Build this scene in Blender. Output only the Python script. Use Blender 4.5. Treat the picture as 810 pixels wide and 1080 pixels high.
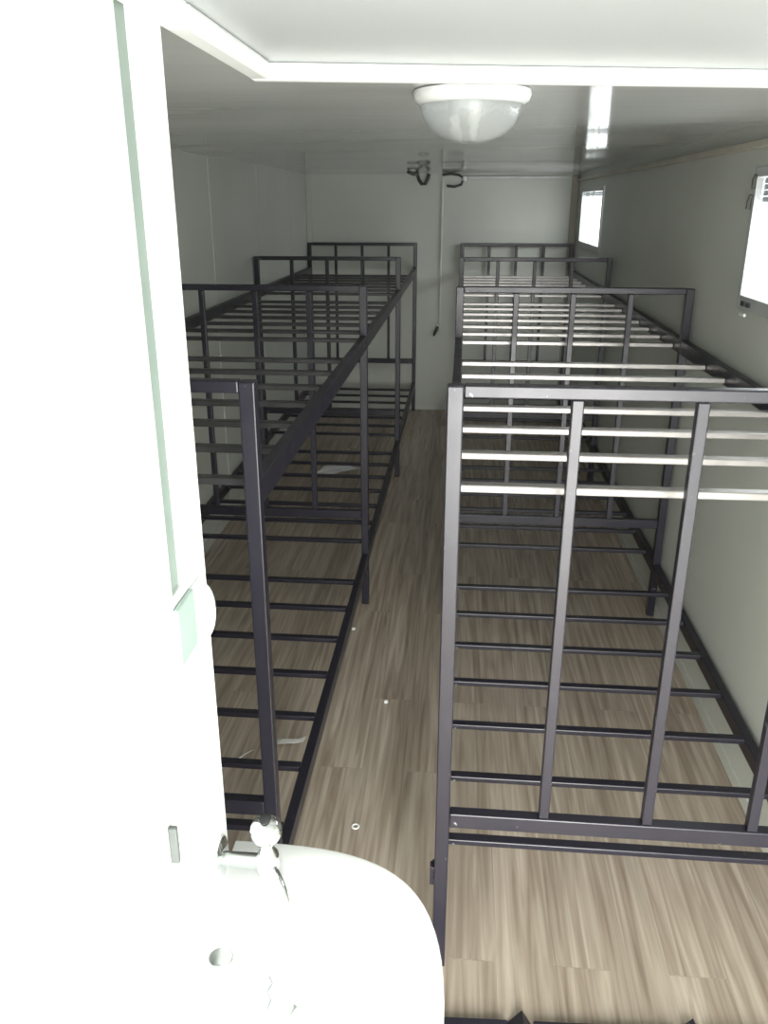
import bpy, bmesh, math, random
from mathutils import Vector, Matrix, noise
random.seed(4)
S = bpy.context.scene
for o in list(bpy.data.objects): bpy.data.objects.remove(o)
COL = S.collection

# ------------------------------------------------------------------ camera
YAW, PITCH = math.radians(5.196), math.radians(20.486)
fwd0 = Vector((-math.sin(YAW), math.cos(YAW), 0)); rgt = Vector((math.cos(YAW), math.sin(YAW), 0)); UP = Vector((0, 0, 1))
fwd = math.cos(PITCH) * fwd0 - math.sin(PITCH) * UP
upv = math.sin(PITCH) * fwd0 + math.cos(PITCH) * UP
cam_d = bpy.data.cameras.new('camera'); cam = bpy.data.objects.new('camera', cam_d); COL.objects.link(cam)
cam_d.sensor_fit = 'VERTICAL'; cam_d.sensor_height = 36; cam_d.lens = 872.72 / 1080 * 36
cam_d.clip_start = 0.02
m = Matrix((rgt, upv, -fwd)).transposed().to_4x4(); m.translation = Vector((0, 0, 1.9))
cam.matrix_world = m
S.camera = cam

# ------------------------------------------------------------------ light and exposure
S.view_settings.view_transform = 'Standard'; S.view_settings.look = 'None'
S.view_settings.gamma = 1; S.view_settings.use_curve_mapping = False
S.view_settings.exposure = 0.0
w = bpy.data.worlds.new('sky'); S.world = w; w.use_nodes = True
bg = w.node_tree.nodes['Background']; bg.inputs[0].default_value = (0.93, 0.98, 1.0, 1); bg.inputs[1].default_value = 3.0

def area(name, loc, size, power, rot, color=(1, 1, 1)):
    l = bpy.data.lights.new(name, 'AREA'); l.shape = 'RECTANGLE'; l.size, l.size_y = size; l.energy = power; l.color = color
    o = bpy.data.objects.new(name, l); COL.objects.link(o); o.location = loc; o.rotation_euler = rot; return o
DOOR_POWER = 145
area('door_daylight', (0.42, -0.93, 1.05), (1.0, 1.8), DOOR_POWER, (math.radians(90-46), 0, 0), (1.0, 0.99, 0.96))

area('ground_bounce', (0.42, -0.95, .42), (1.0, .7), 34, (math.radians(90+24), 0, 0), (1.0, .99, .97))
for wy, wp in ((2.6, 13), (7.05, 8)):
    area('window_daylight', (1.16, wy, 1.86), (.42, 1.0), wp, (0, math.radians(62), 0), (.97, 1.0, 1.0))

# ------------------------------------------------------------------ materials
def mat(name, base=(.8, .8, .8), rough=.5, metal=0, spec=.5, var=0.0, vscale=6.0, bump=0.0, bscale=20.0, stretch=(1, 1, 1), trans=0, ior=1.45, coat=0):
    M = bpy.data.materials.new(name); M.use_nodes = True
    nt = M.node_tree; b = nt.nodes['Principled BSDF']
    b.inputs['Base Color'].default_value = (*base, 1); b.inputs['Roughness'].default_value = rough
    b.inputs['Metallic'].default_value = metal; b.inputs['Specular IOR Level'].default_value = spec
    b.inputs['Transmission Weight'].default_value = trans; b.inputs['IOR'].default_value = ior
    b.inputs['Coat Weight'].default_value = coat
    tc = nt.nodes.new('ShaderNodeTexCoord'); mp = nt.nodes.new('ShaderNodeMapping'); mp.inputs['Scale'].default_value = stretch
    nt.links.new(tc.outputs['Object'], mp.inputs['Vector'])
    if var > 0:
        n = nt.nodes.new('ShaderNodeTexNoise'); n.inputs['Scale'].default_value = vscale; n.inputs['Detail'].default_value = 5
        nt.links.new(mp.outputs[0], n.inputs['Vector'])
        r = nt.nodes.new('ShaderNodeMapRange'); r.inputs['To Min'].default_value = 1 - var; r.inputs['To Max'].default_value = 1 + var
        r.inputs['From Min'].default_value = .3; r.inputs['From Max'].default_value = .7
        nt.links.new(n.outputs['Fac'], r.inputs['Value'])
        mx = nt.nodes.new('ShaderNodeMix'); mx.data_type = 'RGBA'; mx.blend_type = 'MULTIPLY'; mx.inputs['Factor'].default_value = 1
        mx.inputs['A'].default_value = (*base, 1); nt.links.new(r.outputs[0], mx.inputs['B'])
        nt.links.new(mx.outputs['Result'], b.inputs['Base Color'])
    if bump > 0:
        n2 = nt.nodes.new('ShaderNodeTexNoise'); n2.inputs['Scale'].default_value = bscale; n2.inputs['Detail'].default_value = 3
        nt.links.new(mp.outputs[0], n2.inputs['Vector'])
        bp = nt.nodes.new('ShaderNodeBump'); bp.inputs['Strength'].default_value = bump; bp.inputs['Distance'].default_value = .01
        nt.links.new(n2.outputs['Fac'], bp.inputs['Height']); nt.links.new(bp.outputs[0], b.inputs['Normal'])
    return M

def paint_metal():
    M = mat('black_enamel', (.016, .015, .024), .33, 0, .6)
    nt = M.node_tree; b = nt.nodes['Principled BSDF']
    tc = nt.nodes.new('ShaderNodeTexCoord')
    n = nt.nodes.new('ShaderNodeTexNoise'); n.inputs['Scale'].default_value = 38; n.inputs['Detail'].default_value = 6
    n.inputs['Roughness'].default_value = .7
    nt.links.new(tc.outputs['Object'], n.inputs['Vector'])
    r = nt.nodes.new('ShaderNodeValToRGB'); r.color_ramp.elements[0].position = .68; r.color_ramp.elements[1].position = .72
    nt.links.new(n.outputs['Fac'], r.inputs[0])
    mx = nt.nodes.new('ShaderNodeMix'); mx.data_type = 'RGBA'
    mx.inputs['A'].default_value = (.016, .015, .024, 1); mx.inputs['B'].default_value = (.42, .42, .43, 1)
    nt.links.new(r.outputs[0], mx.inputs['Factor']); nt.links.new(mx.outputs['Result'], b.inputs['Base Color'])
    n3 = nt.nodes.new('ShaderNodeTexNoise'); n3.inputs['Scale'].default_value = 9; nt.links.new(tc.outputs['Object'], n3.inputs['Vector'])
    mr = nt.nodes.new('ShaderNodeMapRange'); mr.inputs['To Min'].default_value = .25; mr.inputs['To Max'].default_value = .42
    nt.links.new(n3.outputs['Fac'], mr.inputs['Value']); nt.links.new(mr.outputs[0], b.inputs['Roughness'])
    return M

def wood_floor():
    M = bpy.data.materials.new('oak_laminate'); M.use_nodes = True
    nt = M.node_tree; b = nt.nodes['Principled BSDF']; L = nt.links.new
    tc = nt.nodes.new('ShaderNodeTexCoord')
    mp = nt.nodes.new('ShaderNodeMapping'); mp.inputs['Rotation'].default_value = (0, 0, math.radians(90)); L(tc.outputs['Object'], mp.inputs['Vector'])
    br = nt.nodes.new('ShaderNodeTexBrick'); br.inputs['Scale'].default_value = 1; br.inputs['Brick Width'].default_value = 1.22
    br.inputs['Row Height'].default_value = .15; br.inputs['Mortar Size'].default_value = .0012; br.offset = .37
    br.inputs['Color1'].default_value = (.46, .46, .46, 1); br.inputs['Color2'].default_value = (.56, .56, .56, 1); br.inputs['Mortar'].default_value = (.42, .42, .42, 1)
    L(mp.outputs[0], br.inputs['Vector'])
    # long grain, shifted per plank
    sep = nt.nodes.new('ShaderNodeVectorMath'); sep.operation = 'MULTIPLY_ADD'
    L(br.outputs['Color'], sep.inputs[0]); sep.inputs[1].default_value = (13, 29, 7); L(tc.outputs['Object'], sep.inputs[2])
    m1 = nt.nodes.new('ShaderNodeMapping'); m1.inputs['Scale'].default_value = (24, 1.0, 1); L(sep.outputs[0], m1.inputs['Vector'])
    n1 = nt.nodes.new('ShaderNodeTexNoise'); n1.inputs['Scale'].default_value = 1.1; n1.inputs['Detail'].default_value = 7; n1.inputs['Distortion'].default_value = 1.5
    L(m1.outputs[0], n1.inputs['Vector'])
    m2 = nt.nodes.new('ShaderNodeMapping'); m2.inputs['Scale'].default_value = (95, 3.0, 1); L(sep.outputs[0], m2.inputs['Vector'])
    n2 = nt.nodes.new('ShaderNodeTexNoise'); n2.inputs['Scale'].default_value = 1; n2.inputs['Detail'].default_value = 4; L(m2.outputs[0], n2.inputs['Vector'])
    r = nt.nodes.new('ShaderNodeValToRGB'); e = r.color_ramp.elements
    e[0].position = .25; e[0].color = (.215, .165, .125, 1); e[1].position = .75; e[1].color = (.52, .46, .385, 1)
    e2 = r.color_ramp.elements.new(.5); e2.color = (.37, .312, .248, 1)
    L(n1.outputs['Fac'], r.inputs[0])
    mx = nt.nodes.new('ShaderNodeMix'); mx.data_type = 'RGBA'; mx.blend_type = 'OVERLAY'; mx.inputs['Factor'].default_value = .28
    L(r.outputs[0], mx.inputs['A']); L(n2.outputs['Fac'], mx.inputs['B'])
    mx2 = nt.nodes.new('ShaderNodeMix'); mx2.data_type = 'RGBA'; mx2.blend_type = 'OVERLAY'; mx2.inputs['Factor'].default_value = .55
    L(mx.outputs['Result'], mx2.inputs['A']); L(br.outputs['Color'], mx2.inputs['B'])
    L(mx2.outputs['Result'], b.inputs['Base Color'])
    b.inputs['Roughness'].default_value = .40; b.inputs['Specular IOR Level'].default_value = .45
    bp = nt.nodes.new('ShaderNodeBump'); bp.inputs['Strength'].default_value = .12; bp.inputs['Distance'].default_value = .002
    L(n2.outputs['Fac'], bp.inputs['Height']); L(bp.outputs[0], b.inputs['Normal'])
    return M

M_FLOOR = wood_floor()
M_ENAMEL = paint_metal()
M_SLAT_LIT = mat('lit_steel_slat', (.29, .28, .27), .3, .35, .6, .12, 14)  # upper right slats: the light falling on them is put into a paler colour
M_SLAT_SHADE = mat('shaded_steel_slat', (.05, .05, .052), .35, .2, .5, .15, 14)  # upper left slats: same slats, darker colour stands in for their shade
M_WALL = mat('sandwich_panel_paint', (.57, .59, .54), .42, 0, .35, .05, 1.3)
M_WHITE = mat('white_panel', (.86, .89, .87), .35, 0, .4, .02, 2)
M_CEIL = mat('ceiling_gloss_panel', (.60, .61, .595), .10, 0, .6, .04, 1.2, .10, 1.6, (0.5, 3.2, 1))
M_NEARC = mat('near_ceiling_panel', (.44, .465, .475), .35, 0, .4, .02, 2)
M_TRIM = mat('white_trim', (.85, .87, .86), .3, 0, .5, .03, 5)
M_BROWN = mat('corner_trim_beige', (.30, .28, .235), .45, 0, .4, .08, 4)
M_PVC = mat('pvc_conduit', (.62, .63, .60), .4, 0, .4, .08, 9)
M_TRUNK = mat('beige_trunking', (.46, .43, .36), .4, 0, .4, .1, 5)
M_CERAMIC = mat('ceramic', (.9, .92, .91), .12, 0, .5, .01, 3)
M_CHROME = mat('chrome', (.82, .84, .84), .1, 1, .5, .05, 12)
M_STEEL = mat('brushed_steel', (.55, .58, .57), .25, 1, .5, .1, 20)
M_STRIKE = mat('mint_strike_plate', (.37, .47, .435), .35, 0, .4, .04, 15)
M_GROOVE = mat('mint_door_seal', (.25, .31, .28), .5, 0, .4, .06, 15)
M_GLASS = bpy.data.materials.new('window_glass'); M_GLASS.use_nodes = True
_nt = M_GLASS.node_tree; _nt.nodes.remove(_nt.nodes['Principled BSDF'])
_t = _nt.nodes.new('ShaderNodeBsdfTransparent'); _g = _nt.nodes.new('ShaderNodeBsdfGlossy'); _g.inputs['Roughness'].default_value = .02
_x = _nt.nodes.new('ShaderNodeMixShader'); _x.inputs[0].default_value = .06
_nt.links.new(_t.outputs[0], _x.inputs[1]); _nt.links.new(_g.outputs[0], _x.inputs[2]); _nt.links.new(_x.outputs[0], _nt.nodes['Material Output'].inputs[0])
M_DOME = mat('lamp_dome_glass', (.93, .96, .96), .12, 0, .5, trans=.85, ior=1.3, bump=.5, bscale=22)
M_BULB = mat('lamp_bulb', (.9, .9, .88), .25, 0, .5, .03, 8)
M_ALU = mat('window_frame_aluminium', (.50, .52, .52), .4, .2, .5, .06, 9)
M_SHUT = mat('shutter_slats_grey', (.36, .42, .47), .45, 0, .4, .05, 9)
M_RUBBER = mat('black_rubber', (.03, .03, .03), .6, 0, .4, .1, 20)
M_CABLE = mat('dark_cable', (.07, .068, .06), .5, 0, .4, .1, 20)
M_CLIP = mat('dull_grey_clip', (.10, .11, .105), .5, 0, .4, .1, 20)
M_PAPER = mat('white_paper', (.82, .83, .82), .7, 0, .3, .04, 9)
M_FILM = mat('clear_film', (.8, .8, .78), .25, 0, .6, .08, 30, trans=.35, ior=1.2)
M_GROUND = mat('concrete_ground', (.55, .53, .49), .85, 0, .2, .1, 2, .2, 30)

# ------------------------------------------------------------------ helpers
def bm_box(bm, c, s, bev=0.0, rot=None, seg=2):
    mtx = Matrix.Translation(Vector(c))
    if rot is not None: mtx = mtx @ rot
    mtx = mtx @ Matrix.Diagonal((*s, 1))
    g = bmesh.ops.create_cube(bm, size=1, matrix=mtx)
    if bev > 0:
        ed = set(e for v in g['verts'] for e in v.link_edges)
        bmesh.ops.bevel(bm, geom=list(ed), offset=bev, segments=seg, affect='EDGES', profile=.5)
def bm_b(bm, x0, x1, y0, y1, z0, z1, bev=0.0):
    bm_box(bm, ((x0+x1)/2, (y0+y1)/2, (z0+z1)/2), (abs(x1-x0), abs(y1-y0), abs(z1-z0)), bev)
def bm_tube(bm, pts, r, n=10, caps=True):
    pts = [Vector(p) for p in pts]; rings = []; prev = None
    rr = r if isinstance(r, (list, tuple)) else [r]*len(pts)
    for i, p in enumerate(pts):
        t = (pts[min(i+1, len(pts)-1)] - pts[max(i-1, 0)]).normalized()
        if prev is None:
            a = t.orthogonal().normalized()
        else:
            a = (prev - t*prev.dot(t)).normalized()
        prev = a; b = t.cross(a)
        rings.append([bm.verts.new(p + rr[i]*(math.cos(2*math.pi*k/n)*a + math.sin(2*math.pi*k/n)*b)) for k in range(n)])
    for i in range(len(rings)-1):
        for k in range(n):
            bm.faces.new((rings[i][k], rings[i][(k+1) % n], rings[i+1][(k+1) % n], rings[i+1][k]))
    if caps:
        bm.faces.new(rings[0][::-1]); bm.faces.new(rings[-1])
def bm_lathe(bm, prof, n=36, mtx=None):
    rings = []
    for r, z in prof:
        if r < 1e-6: rings.append([bm.verts.new((0, 0, z))])
        else: rings.append([bm.verts.new((r*math.cos(2*math.pi*k/n), r*math.sin(2*math.pi*k/n), z)) for k in range(n)])
    for i in range(len(rings)-1):
        A, B = rings[i], rings[i+1]
        for k in range(n):
            k2 = (k+1) % n
            if len(A) == 1 and len(B) == 1: continue
            if len(A) == 1: bm.faces.new((A[0], B[k2], B[k]))
            elif len(B) == 1: bm.faces.new((A[k], A[k2], B[0]))
            else: bm.faces.new((A[k], A[k2], B[k2], B[k]))
    if mtx is not None:
        vs = [v for rg in rings for v in rg]
        bmesh.ops.transform(bm, matrix=mtx, verts=vs)
def obj(name, bm, material, parent=None, smooth=False, loc=None):
    bmesh.ops.recalc_face_normals(bm, faces=bm.faces)
    me = bpy.data.meshes.new(name); bm.to_mesh(me); bm.free()
    me.materials.append(material)
    if smooth:
        for p in me.polygons: p.use_smooth = True
        try: me.set_sharp_from_angle(angle=math.radians(40))
        except Exception: pass
    o = bpy.data.objects.new(name, me); COL.objects.link(o)
    if parent: o.parent = parent
    if loc: o.location = loc
    return o
def box_obj(name, c, s, material, parent=None, bev=0.0):
    bm = bmesh.new(); bm_box(bm, (0, 0, 0), s, bev); return obj(name, bm, material, parent, loc=c)
def tag(o, label, cat, group=None):
    o['label'] = label; o['category'] = cat
    if group: o['group'] = group
    return o
def thing(name, label, cat, loc=(0, 0, 0), group=None):
    o = bpy.data.objects.new(name, None); COL.objects.link(o); o.location = loc; o.empty_display_size = .05
    return tag(o, label, cat, group)
def struct(name, bm, material, parent=None, smooth=False):
    o = obj(name, bm, material, parent, smooth)
    if not parent: o['kind'] = 'structure'
    return o

# ------------------------------------------------------------------ the setting
XL, XR, YB, YN, ZC = -1.435, 1.0, 7.96, -0.98, 2.145
XP = -0.355           # face of the partition beside the wash basin
YP = 1.06             # far end of that partition
WIN = [(2.08, 3.135, 1.592, 1.985), (6.50, 7.60, 1.594, 1.985)]

bm = bmesh.new(); bm_b(bm, XL-.08, XR+.08, YN-.08, YB+.08, -.06, 0); struct('floor', bm, M_FLOOR)
bm = bmesh.new(); bm_b(bm, -14, 14, -14, YN-.6, -.35, -.25); struct('ground', bm, M_GROUND)
# gently sagging glossy ceiling sheet
bm = bmesh.new()
NX, NY = 8, 120
x0, x1, y0, y1 = XL-.08, XR+.08, YN-.08, YB+.08
def sag(x, y): return 0.004*math.sin(y*2.1+.6)+0.003*math.sin(y*5.3+x)
grid = [[bm.verts.new((x0+(x1-x0)*i/NX, y0+(y1-y0)*j/NY, ZC + .005 + sag(x0+(x1-x0)*i/NX, y0+(y1-y0)*j/NY))) for i in range(NX+1)] for j in range(NY+1)]
top = [[bm.verts.new((v.co.x, v.co.y, ZC+.09)) for v in row] for row in (grid[0], grid[-1])]
for j in range(NY):
    for i in range(NX): bm.faces.new((grid[j][i], grid[j][i+1], grid[j+1][i+1], grid[j+1][i]))
bm.faces.new((top[0][0], top[0][-1], top[1][-1], top[1][0]))
struct('ceiling', bm, M_CEIL, smooth=True)

bm = bmesh.new(); bm_b(bm, XL-.08, XL, YN, YB, 0, ZC+.09)
struct('wall_left', bm, M_WALL)
bm = bmesh.new(); bm_b(bm, XL-.08, XR+.08, YB, YB+.08, 0, ZC+.09); struct('wall_back', bm, M_WALL)
bm = bmesh.new()
ys = [YN, WIN[0][0], WIN[0][1], WIN[1][0], WIN[1][1], YB]
bm_b(bm, XR, XR+.05, ys[0], ys[1], 0, ZC+.09); bm_b(bm, XR, XR+.05, ys[2], ys[3], 0, ZC+.09); bm_b(bm, XR, XR+.05, ys[4], ys[5], 0, ZC+.09)
for a, b, z0, z1 in WIN:
    bm_b(bm, XR, XR+.05, a, b, 0, z0); bm_b(bm, XR, XR+.05, a, b, z1, ZC+.09)
struct('wall_right', bm, M_WALL)
# near wall with the open doorway the photograph is taken from
bm = bmesh.new()
bm_b(bm, XL-.08, -.14, YN-.08, YN, 0, ZC+.09); bm_b(bm, .97, XR+.08, YN-.08, YN, 0, ZC+.09); bm_b(bm, -.14, .97, YN-.08, YN, 2.06, ZC+.09)
struct('wall_near', bm, M_WALL)
# baseboards
bm = bmesh.new(); bm_b(bm, XL, XL+.008, 1.1, YB, 0, .05, .002); struct('baseboard_left', bm, M_WALL)
bm = bmesh.new(); bm_b(bm, XR-.008, XR, 1.1, YB, 0, .05, .002); struct('baseboard_right', bm, M_WALL)
bm = bmesh.new(); bm_b(bm, XL+.01, XR-.01, YB-.008, YB, 0, .05, .002); struct('baseboard_back', bm, M_WALL)
# corner trims
bm = bmesh.new(); bm_b(bm, XR-.06, XR-.001, YB-.03, YB-.009, .05, 2.13, .004); struct('trim_1', bm, M_BROWN)
bm = bmesh.new(); bm_b(bm, XL+.001, XL+.05, YB-.02, YB-.009, .05, 2.13, .004); struct('trim_2', bm, M_WALL)
# panel joints on left wall and back wall
for k, y in enumerate((2.6, 3.75, 4.9, 6.05, 7.2)):
    bm = bmesh.new(); bm_b(bm, XL, XL+.004, y-.012, y+.012, .05, 2.13, .0015); struct('trim_%d' % (k+3), bm, M_WALL)

# partition with the wash basin (a cubicle in the near left corner)
bm = bmesh.new()
bm_b(bm, XP-.05, XP, YN, .922, 0, 2.115)               # face, up to the seal
bm_b(bm, XP-.05, XP-.018, .922, .962, 1.428, 2.115)    # rebate behind the seal
bm_b(bm, XP-.05, XP, .922, .962, 0, 1.428)
bm_b(bm, XP-.05, XP+.0, .962, YP, 0, 2.115)            # end post
bm_b(bm, XL, XP-.05, YP-.05, YP, 0, 2.115)
pw = struct('wall_partition', bm, M_WHITE)
bm = bmesh.new(); bm_b(bm, XP-.0178, XP-.003, .924, .960, 1.430, 2.108, .002); obj('door_seal', bm, M_GROOVE, pw)

# lowered near ceiling with a raised white rim
bm = bmesh.new()

def prism(bm, poly, z0, z1):
    A = [bm.verts.new((x, y, z0)) for x, y in poly]; B = [bm.verts.new((x, y, z1)) for x, y in poly]
    bm.faces.new(A[::-1]); bm.faces.new(B)
    for i in range(len(A)): bm.faces.new((A[i], A[(i+1) % len(A)], B[(i+1) % len(A)], B[i]))
YF0, YF1 = 1.51, 1.765          # the front edge runs slightly askew
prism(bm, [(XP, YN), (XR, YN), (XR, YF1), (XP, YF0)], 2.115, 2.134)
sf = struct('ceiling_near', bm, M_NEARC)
bm = bmesh.new()
prism(bm, [(XP, YF0-.026), (XR, YF1-.026), (XR, YF1), (XP, YF0)], 2.088, 2.1149); bmesh.ops.bevel(bm, geom=list(bm.edges), offset=.005, segments=2, affect='EDGES', profile=.5); struct('trim_8', bm, M_TRIM)
bm = bmesh.new(); bm_b(bm, XP+.001, XP+.036, YP+.0, YF0-.027, 2.088, 2.1149, .006); struct('trim_9', bm, M_TRIM)
bm = bmesh.new(); bm_b(bm, XP+.001, XP+.036, YN+.0, YP-.001, 2.088, 2.1149, .006); struct('trim_10', bm, M_TRIM)

# windows in the right wall
def window(n, a, b, z0, z1, shade):
    bm = bmesh.new(); t = .03
    bm_b(bm, XR-.012, XR+.012, a-.03, a+.004, z0-.045, z1+.03, .003)
    bm_b(bm, XR-.012, XR+.012, b-.004, b+.03, z0-.045, z1+.03, .003)
    bm_b(bm, XR-.012, XR+.012, a+.004, b-.004, z0-.045, z0+.002, .003)
    bm_b(bm, XR-.012, XR+.012, a+.004, b-.004, z1-.002, z1+.03, .003)
    bm_b(bm, XR+.0, XR+.012, (a+b)/2-.006, (a+b)/2+.006, z0+.002, z1-.002, .002)
    fr = struct('window_%d' % n, bm, M_ALU)
    bm = bmesh.new(); bm_b(bm, XR+.004, XR+.007, a+.001, b-.001, z0+.001, z1-.001); obj('pane', bm, M_GLASS, fr)
    bm = bmesh.new()
    nsl = max(1, round(shade/.02))
    for k in range(nsl): bm_b(bm, XR+.014, XR+.020, a+.006, b-.006, z1-.003-(k+1)*shade/nsl, z1-.005-k*shade/nsl, .002)
    s = obj('roller_shutter', bm, M_SHUT, fr); s['label'] = 'grey roller shutter slats drawn slightly down'
    return fr
w1 = window(1, *WIN[0], .08); w2 = window(2, *WIN[1], .03)
# catches of the near window
bm = bmesh.new()
for yy in (3.075, 3.02): bm_box(bm, (XR-.017, yy, 1.569), (.008, .026, .016), .002)
c = obj('catch', bm, M_RUBBER, w1); c['label'] = 'two dark catches on the sill rail'
bm = bmesh.new(); bm_box(bm, (XR-.017, 3.06, 1.533), (.01, .05, .012), .003); obj('sill_clip', bm, M_TRIM, w1)
bm = bmesh.new(); bm_tube(bm, [(XR-.016, 3.15, 1.925), (XR-.02, 3.155, 1.905), (XR-.02, 3.16, 1.88)], .008)
bm_tube(bm, [(XR-.016, 3.13, 1.99), (XR-.022, 3.128, 1.975), (XR-.022, 3.125, 1.945)], .007)
c = obj('shutter_guide', bm, M_CABLE, w1); c['label'] = 'dark hooked shutter guides at the frame corner'

# ------------------------------------------------------------------ bunk beds
PITCH_Y = 2.087; W2 = .489; PO = .034; ZT = 1.558; ZCR = .485
ZUP, ZLO = 1.31, .25
def frame_parts(root, y):
    for sx in (-1, 1):
        box_obj('post', (sx*W2, y, (ZT-.001)/2), (PO, PO, ZT-.001), M_ENAMEL, root, .003)
    box_obj('top_rail', (0, y, ZT-.0125), (2*W2-PO-.0006, .03, .026), M_ENAMEL, root, .003)
    for k in (-1, 0, 1):
        zl, zh = ZCR+.0152, ZT-.0262
        box_obj('upright', (k*W2/2, y, (zl+zh)/2), (.024, .024, zh-zl), M_ENAMEL, root, .0025)
    box_obj('cross_rail', (0, y, ZCR-.006), (2*W2-PO-.0006, .03, .042), M_ENAMEL, root, .003)
def make_bed(last, slat_mat):
    root = bpy.data.objects.new('bunk_bed', None); COL.objects.link(root); root.empty_display_size = .1
    frame_parts(root, 0)
    if last: frame_parts(root, PITCH_Y)
    ln = PITCH_Y - PO - .002
    for z, h in ((ZUP, .06), (ZLO, .055)):
        for sx in (-1, 1):
            box_obj('side_rail', (sx*W2, PITCH_Y/2, z), (.03, ln, h), M_ENAMEL, root, .003)
        for i in range(7):
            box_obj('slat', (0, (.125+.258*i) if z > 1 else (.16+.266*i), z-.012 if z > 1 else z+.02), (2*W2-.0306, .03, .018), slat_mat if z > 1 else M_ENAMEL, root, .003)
    return root
def copy_tree(o, parent=None):
    c = o.copy(); COL.objects.link(c); c.parent = parent
    for ch in list(o.children): copy_tree(ch, c)
    return c
proto = {(-1, 0): make_bed(False, M_SLAT_SHADE), (-1, 1): make_bed(True, M_SLAT_SHADE), (1, 0): make_bed(False, M_SLAT_LIT), (1, 1): make_bed(True, M_SLAT_LIT)}
XBL, XBR, Y1 = -.922, .4835, 1.659
LAB = {(-1, 0): 'black steel bunk bed on the left, nearest one behind the white partition',
       (-1, 1): 'black steel bunk bed in the middle of the left row, above white paper',
       (-1, 2): 'black steel bunk bed in the far left corner against the back wall',
       (1, 0): 'black steel bunk bed nearest on the right, with shiny upper slats, beside the basin',
       (1, 1): 'black steel bunk bed in the middle of the right row',
       (1, 2): 'black steel bunk bed in the far right corner under the small far window'}
beds = {}
for sd, xb in ((-1, XBL), (1, XBR)):
    for k in range(3):
        src = proto[(sd, 1 if k == 2 else 0)]
        if k in (0, 2): b = src
        else: b = copy_tree(src)
        b.location = (xb, Y1 + k*PITCH_Y, 0)
        tag(b, LAB[(sd, k)], 'bunk bed', 'black steel bunk beds in two rows')
        beds[(sd, k)] = b
# hook plate on the aisle post of the nearest right bed
bm = bmesh.new(); bm_box(bm, (-W2-.0225, .0, .30), (.010, .022, .058), .002); bm_box(bm, (-W2-.019, 0, .325), (.006, .03, .012), .001)
obj('hook_plate', bm, M_ENAMEL, beds[(1, 0)])

# ------------------------------------------------------------------ wash basin
CB = Vector((XP, .76, .88)); DEPTH, HALF = .362, .345
def basin_ring(d, h, z, n=40, xoff=0.0):
    # D outline: flat at the wall, superellipse towards the room
    pts = []
    for k in range(n+1):
        t = math.pi*(k/n) - math.pi/2
        c, s = math.cos(t), math.sin(t)
        e = 2/3.3
        pts.append((xoff + d*abs(c)**e, h*(1 if s > 0 else -1)*abs(s)**e, z))
    return pts
bm = bmesh.new()
prof = [(.20, .13, -.17, .0), (.27, .21, -.14, .0), (.325, .285, -.08, .0), (.352, .318, -.03, .0), (DEPTH, HALF, -.012, .0), (DEPTH-.003, HALF-.002, -.003, .0), (DEPTH-.010, HALF-.008, 0, .0)]
rings = [[bm.verts.new(p) for p in basin_ring(d, h, z, xoff=xo)] for d, h, z, xo in prof]
for i in range(len(rings)-1):
    for k in range(len(rings[0])-1): bm.faces.new((rings[i][k], rings[i][k+1], rings[i+1][k+1], rings[i+1][k]))
    bm.faces.new((rings[i][0], rings[i+1][0], rings[i+1][-1], rings[i][-1]))
bm.faces.new(rings[0])
# bowl: closed ovals
def oval(cx_, a, b_, z, n=40):
    out = []
    for k in range(n+1):
        t = math.pi*(k/n) - math.pi/2
        out.append((cx_ + a*math.cos(t), b_*math.sin(t), z))
    return out
def full(cx_, a, b_, z, n=80):
    return [(cx_ + a*math.cos(2*math.pi*k/n - math.pi/2), b_*math.sin(2*math.pi*k/n - math.pi/2), z) for k in range(n)]
ov = [full(.195, .135, .265, 0), full(.195, .128, .257, -.006), full(.193, .115, .235, -.045), full(.190, .085, .18, -.085), (full(.185, .04, .07, -.105)), full(.183, .022, .022, -.108)]
vr = [[bm.verts.new(p) for p in r_] for r_ in ov]
for i in range(len(vr)-1):
    n = len(vr[i])
    for k in range(n): bm.faces.new((vr[i][k], vr[i][(k+1) % n], vr[i+1][(k+1) % n], vr[i+1][k]))
bm.faces.new(vr[-1])
# deck between the D rim and the bowl
outer = rings[-1]; e_out = [bm.edges.get((outer[k], outer[k+1])) for k in range(len(outer)-1)] + [bm.edges.get((outer[0], outer[-1]))]
e_in = [bm.edges.get((vr[0][k], vr[0][(k+1) % len(vr[0])])) for k in range(len(vr[0]))]
bmesh.ops.triangle_fill(bm, use_beauty=True, edges=[e for e in e_out+e_in if e])
basin = thing('wash_basin', 'white ceramic wash basin fixed to the white partition wall', 'wash basin', tuple(CB))
body = obj('bowl', bm, M_CERAMIC, basin, smooth=True, loc=(0.001, 0, 0))
bm = bmesh.new(); bm_lathe(bm, [(.0, .0), (.012, .001), (.018, .002), (.021, .0005), (.021, -.002)], 28)
d = obj('drain', bm, M_CHROME, basin, True, (.184, 0, -.107)); d['label'] = 'chrome drain ring'
bm = bmesh.new(); bm_lathe(bm, [(0, .0035), (.012, .0045), (.0165, .006), (.0185, .004), (.019, .0003), (0, .0003)], 28)
o = obj('tap_hole_cap', bm, M_STEEL, basin, True, (.041, .104, .0)); o['label'] = 'grey steel cap over the spare tap hole'
bm = bmesh.new(); bm_box(bm, (0, 0, 0), (.026, .010, .006), .002, Matrix.Rotation(math.radians(55), 4, 'Z') @ Matrix.Rotation(math.radians(-18), 4, 'Y'))
o = obj('overflow_cover', bm, M_STEEL, basin, True, (.139, .098, -.086)); o['label'] = 'narrow steel overflow cover inside the bowl'
bm = bmesh.new()
pts = [(.108, .112, -.035), (.114, .104, -.038), (.108, .094, -.043), (.115, .086, -.048), (.112, .076, -.053)]
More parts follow.
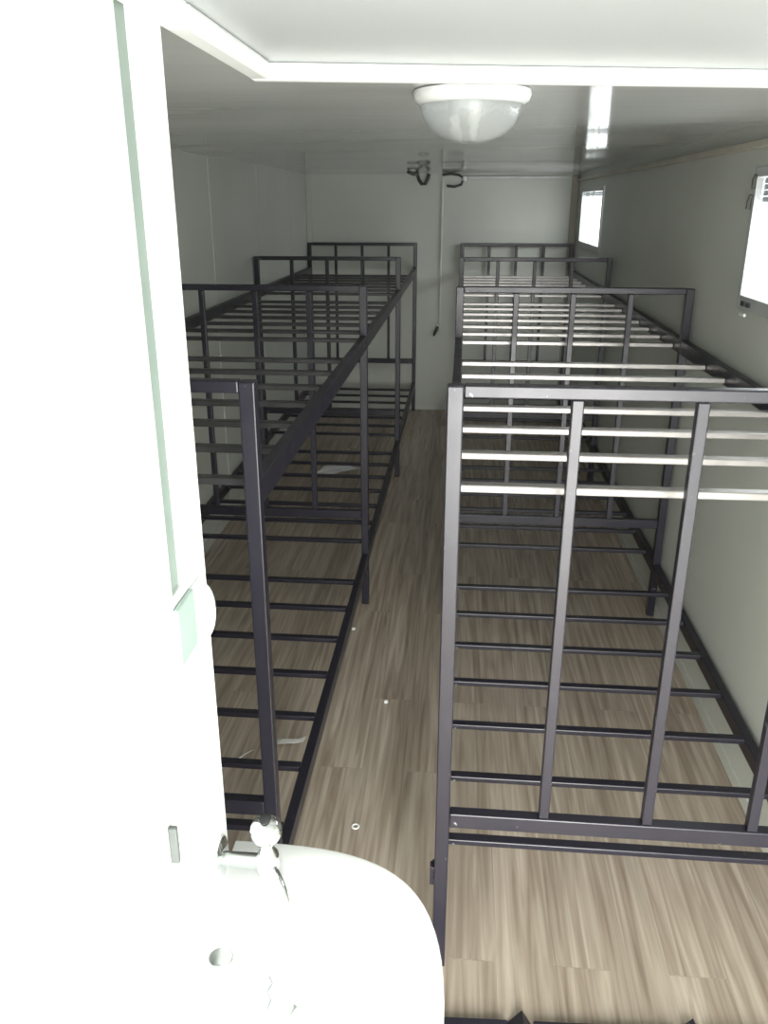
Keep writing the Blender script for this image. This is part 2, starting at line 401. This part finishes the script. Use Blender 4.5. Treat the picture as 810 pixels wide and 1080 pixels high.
bm_tube(bm, pts, .0022, 6); obj('plug_chain', bm, M_STEEL, basin, True)

# ------------------------------------------------------------------ wall tap above the basin
tap = thing('water_tap', 'chrome wall tap with round knob over the white basin', 'tap', (XP, 1.01, .925))
tap.scale = (1.0, 1.45, 1.45)
Rx = Matrix.Rotation(math.radians(90), 4, 'Y')
bm = bmesh.new(); bm_lathe(bm, [(0, 0), (.024, 0), (.024, .004), (.019, .008), (0.0105, .010), (.0, .010)], 24, Rx); obj('wall_flange', bm, M_CHROME, tap, True, (.0005, 0, 0))
bm = bmesh.new(); bm_tube(bm, [(.009, 0, 0), (.03, 0, 0), (.066, 0, 0)], .0085, 16); obj('inlet_pipe', bm, M_STEEL, tap, True)
bm = bmesh.new()
bm_lathe(bm, [(0, -.016), (.010, -.016), (.0135, -.010), (.0145, 0), (.0135, .010), (.0095, .016), (.007, .024), (.0, .024)], 24)
obj('valve_body', bm, M_CHROME, tap, True, (.079, 0, 0)).scale = (1.3, 1, 1)
bm = bmesh.new()
kp = [(0, 0), (.008, 0), (.0125, .005), (.0165, .012), (.018, .019), (.016, .026), (.011, .031), (.0, .0325)]
bm_lathe(bm, kp, 12)
obj('knob', bm, M_CHROME, tap, True, (.079, 0, .0245)).scale = (1.45, 1, 1)
bm = bmesh.new(); bm_lathe(bm, [(0, 0), (.0085, 0), (.009, .002), (.006, .0035), (0, .004)], 20); k = obj('knob_cap', bm, M_RUBBER, tap, True, (.079, 0, .057)); k['label'] = 'dark cap on top of the knob'
bm = bmesh.new(); bm_tube(bm, [(.088, -.008, -.004), (.10, -.02, -.002), (.114, -.034, -.006), (.122, -.043, -.016), (.124, -.046, -.026)], [.0075, .007, .0065, .0065, .0065], 14); obj('spout', bm, M_CHROME, tap, True)

# ------------------------------------------------------------------ lock on the partition end
lock = thing('door_lock', 'white rim lock with rounded knob on the edge of the white partition', 'lock', (XP, YP, 1.36))
bm = bmesh.new(); bm_box(bm, (.004, -.11, 0.01), (.007, .07, .085), .003); o = obj('strike_plate', bm, M_STRIKE, lock); o['label'] = 'pale mint strike plate'
bm = bmesh.new()
for v in range(1): pass
g = bmesh.ops.create_uvsphere(bm, u_segments=24, v_segments=14, radius=1, matrix=Matrix.Translation((-.006, .002, -.022)) @ Matrix.Diagonal((.015, .022, .043, 1)))
obj('knob', bm, M_WHITE, lock, True)
bm = bmesh.new(); bm_box(bm, (.002, -.055, 0.0), (.003, .045, .10), .001); obj('lock_case', bm, M_WHITE, lock)
# small bracket slot on the partition wall left of the tap
bm = bmesh.new(); bm_b(bm, XP+.0005, XP+.012, .824, .832, 1.09, 1.147, .002)
brk = obj('wall_clip', bm, M_CLIP); tag(brk, 'thin grey metal clip on the white partition left of the tap', 'clip')

# ------------------------------------------------------------------ ceiling lamp
lamp = thing('ceiling_lamp', 'round clear glass dome lamp on the ceiling above the aisle', 'ceiling lamp', (.010, 2.13, ZC-.004))
bm = bmesh.new(); bm_lathe(bm, [(0, 0), (.134, 0), (.136, -.010), (.131, -.022), (.116, -.030), (.110, -.029), (.108, -.006), (0, -.006)], 56); obj('base', bm, M_TRIM, lamp, True)
bm = bmesh.new()
pr = []
for k in range(13):
    a = math.radians(90*k/12); pr.append((.118*math.cos(a) if k < 12 else 0, -.029-.083*math.sin(a)))
pi_ = []
for k in range(13):
    a = math.radians(90*(12-k)/12); pi_.append((.115*math.cos(a) if k > 0 else 0, -.029-.080*math.sin(a)))
bm_lathe(bm, pr+pi_, 56); obj('dome', bm, M_DOME, lamp, True)
bm = bmesh.new()
for s in (-1, 1): bm_tube(bm, [(s*.014-.01, 0, -.03), (s*.014-.01, 0, -.085)], .008, 10)
bm_tube(bm, [(-.024, 0, -.085), (-.018, 0, -.094), (-.002, 0, -.094), (.004, 0, -.085)], .008, 10)
obj('bulb', bm, M_BULB, lamp, True)
bm = bmesh.new(); bm_lathe(bm, [(0, -.006), (.022, -.006), (.022, -.03), (0, -.03)], 20, Matrix.Translation((-.01, 0, 0))); obj('socket', bm, M_TRIM, lamp, True)

# ------------------------------------------------------------------ wiring on back and right walls
bm = bmesh.new(); bm_b(bm, -.206, -.19, YB-.016, YB-.0005, .835, 2.10, .004)
cd = obj('cable_conduit', bm, M_PVC); tag(cd, 'thin vertical grey cable conduit on the back wall between the bed rows', 'conduit')
sk = thing('plug_socket', 'small grey socket with hanging plug at the conduit end on the back wall', 'socket', (-.205, YB-.0005, .80))
bm = bmesh.new(); bm_box(bm, (0, -.012, 0), (.05, .022, .055), .006); obj('box', bm, M_PVC, sk)
bm = bmesh.new(); bm_tube(bm, [(-.01, -.024, .0), (-.02, -.05, -.02), (-.035, -.055, -.055), (-.045, -.05, -.08)], [.014, .015, .013, .006], 10); obj('plug', bm, M_CABLE, sk, True)
bm = bmesh.new(); bm_b(bm, .03, XR-.08, YB-.03, YB-.0005, 2.096, 2.122, .004)
tr = obj('cable_trunking', bm, M_PVC); tag(tr, 'pale horizontal cable trunking along the top of the back wall', 'trunking')
bm = bmesh.new(); bm_b(bm, XR-.022, XR-.0005, 1.7, YB-.04, 2.075, 2.10, .004)
tr = obj('cable_trunking', bm, M_TRUNK); tag(tr, 'beige cable trunking along the top of the right wall above the windows', 'trunking')
lp = thing('hanging_cable', 'dark cable hanging in a V under the far ceiling left of the conduit', 'cable', (-.36, 7.75, 2.10))
bm = bmesh.new(); bm_tube(bm, [(-.10, -.5, .035), (-.065, -.42, .022), (-.04, -.3, .030), (-.05, -.1, .035), (-.04, 0, -.01), (-.015, 0, -.045), (.015, 0, -.045), (.04, 0, .0), (.05, 0, .035)], .016, 8); obj('cable_loop', bm, M_CABLE, lp, True)
rl = thing('lamp_holder', 'dangling cable ring with small white bulb holder beside the conduit top', 'lamp holder', (-.09, 7.80, 2.10))
bm = bmesh.new()
bm_tube(bm, [(-.11, 0, .03), (-.03, 0, .036), (.04, 0, .026), (.078, 0, -.0), (.06, 0, -.05), (.0, 0, -.068), (-.07, 0, -.06)], .011, 8); obj('cable_ring', bm, M_CABLE, rl, True)
bm = bmesh.new(); bm_lathe(bm, [(0, 0), (.018, 0), (.02, .02), (.014, .035), (0, .04)], 16, Matrix.Translation((.085, -.03, -.02))); obj('bulb', bm, M_TRIM, rl, True)

# ------------------------------------------------------------------ things on the floor and walls
fr = thing('steel_frame', 'loose dark steel frame lying on the floor in front of the right bed', 'steel frame', (.30, 1.457, 0))
fr.rotation_euler.z = math.radians(2.2)
for xx0, xx1 in ((-.46, -.131), (-.068, .282), (.346, .52)):
    bm = bmesh.new(); bm_b(bm, xx0, xx1, .0, .03, .001, .031, .003); obj('rail', bm, M_ENAMEL, fr)
for xx in (-.095, .318):
    bm = bmesh.new(); t = .004
    prof = [(-.034, .001), (0, .045), (.024, .001), (.018, .001), (0, .036), (-.027, .001)]
    A = [bm.verts.new((xx+px_, .045, pz)) for px_, pz in prof]; B = [bm.verts.new((xx+px_, -.55, pz)) for px_, pz in prof]
    for i in range(6): bm.faces.new((A[i], A[(i+1) % 6], B[(i+1) % 6], B[i]))
    for R_ in (A, B[::-1]):
        bm.faces.new((R_[0], R_[1], R_[4], R_[5])); bm.faces.new((R_[1], R_[2], R_[3], R_[4]))
    obj('angle_bar', bm, M_ENAMEL, fr)

def sheet(name, loc, poly, material, label, cat, crumple=.012, group=None, rz=0, thick=.001):
    bm = bmesh.new(); n = 8
    (ax, ay), (bx, by), (cx_, cy_), (dx, dy) = poly
    G = [[None]*(n+1) for _ in range(n+1)]; H = [[None]*(n+1) for _ in range(n+1)]
    for i in range(n+1):
        for j in range(n+1):
            u, v = i/n, j/n
            x = (1-u)*(1-v)*ax+u*(1-v)*bx+u*v*cx_+(1-u)*v*dx; y = (1-u)*(1-v)*ay+u*(1-v)*by+u*v*cy_+(1-u)*v*dy
            z = .001+crumple*abs(noise.noise(Vector((x*9+loc[0]*7, y*9, loc[1]))))*2
            G[i][j] = bm.verts.new((x, y, z)); H[i][j] = bm.verts.new((x, y, z+thick))
    for i in range(n):
        for j in range(n):
            bm.faces.new((G[i][j], G[i][j+1], G[i+1][j+1], G[i+1][j])); bm.faces.new((H[i][j], H[i+1][j], H[i+1][j+1], H[i][j+1]))
    rim = [(i, 0) for i in range(n)]+[(n, j) for j in range(n)]+[(n-i, n) for i in range(n)]+[(0, n-j) for j in range(n)]
    for a, b in zip(rim, rim[1:]+rim[:1]): bm.faces.new((G[a[0]][a[1]], G[b[0]][b[1]], H[b[0]][b[1]], H[a[0]][a[1]]))
    o = obj(name, bm, material, loc=loc); o.rotation_euler.z = rz
    return tag(o, label, cat, group)
sheet('paper_sheet', (-.93, 5.92, 0), [(-.16, -.20), (.04, -.08), (.20, .06), (-.03, .20)], M_PAPER, 'crumpled white paper sheet on the floor under the middle left bunk', 'paper', .02)
sheet('film_strip', (-.60, 2.55, 0), [(-.075, -.05), (.06, .02), (.07, .05), (-.06, -.01)], M_FILM, 'clear plastic film scrap on the floor near the aisle, under the nearest left bunk', 'plastic film', .02)
sheet('film_strip', (-.77, 2.43, 0), [(-.04, -.055), (.02, .03), (.06, .07), (-.03, -.01)], M_FILM, 'clear plastic film scrap on the floor nearer the partition, under the nearest left bunk', 'plastic film', .02)
bm = bmesh.new()
pr = [(.0105+.0032*math.cos(2*math.pi*k/10), .0022+.0020*math.sin(2*math.pi*k/10)) for k in range(11)]
bm_lathe(bm, pr, 24); wz = obj('washer_ring', bm, M_TRIM, None, True, (-.288, 2.144, 0)); tag(wz, 'tiny white ring lying on the aisle floor near the basin', 'washer')
for q, (x, y, l) in enumerate([(-.253, 2.864, 'tiny white crumb in the middle of the aisle floor'), (-.46, 3.46, 'tiny white crumb on the floor by the second left post')]):
    bm = bmesh.new(); bmesh.ops.create_icosphere(bm, subdivisions=2, radius=1, matrix=Matrix.Diagonal((.010, .012, .006, 1)))
    for v in bm.verts: v.co *= 1+.25*noise.noise(v.co*90+Vector((q, 0, 0)))
    c = obj('crumb', bm, M_PAPER, None, True, (x, y, .0055)); tag(c, l, 'debris', 'white crumbs on the floor')
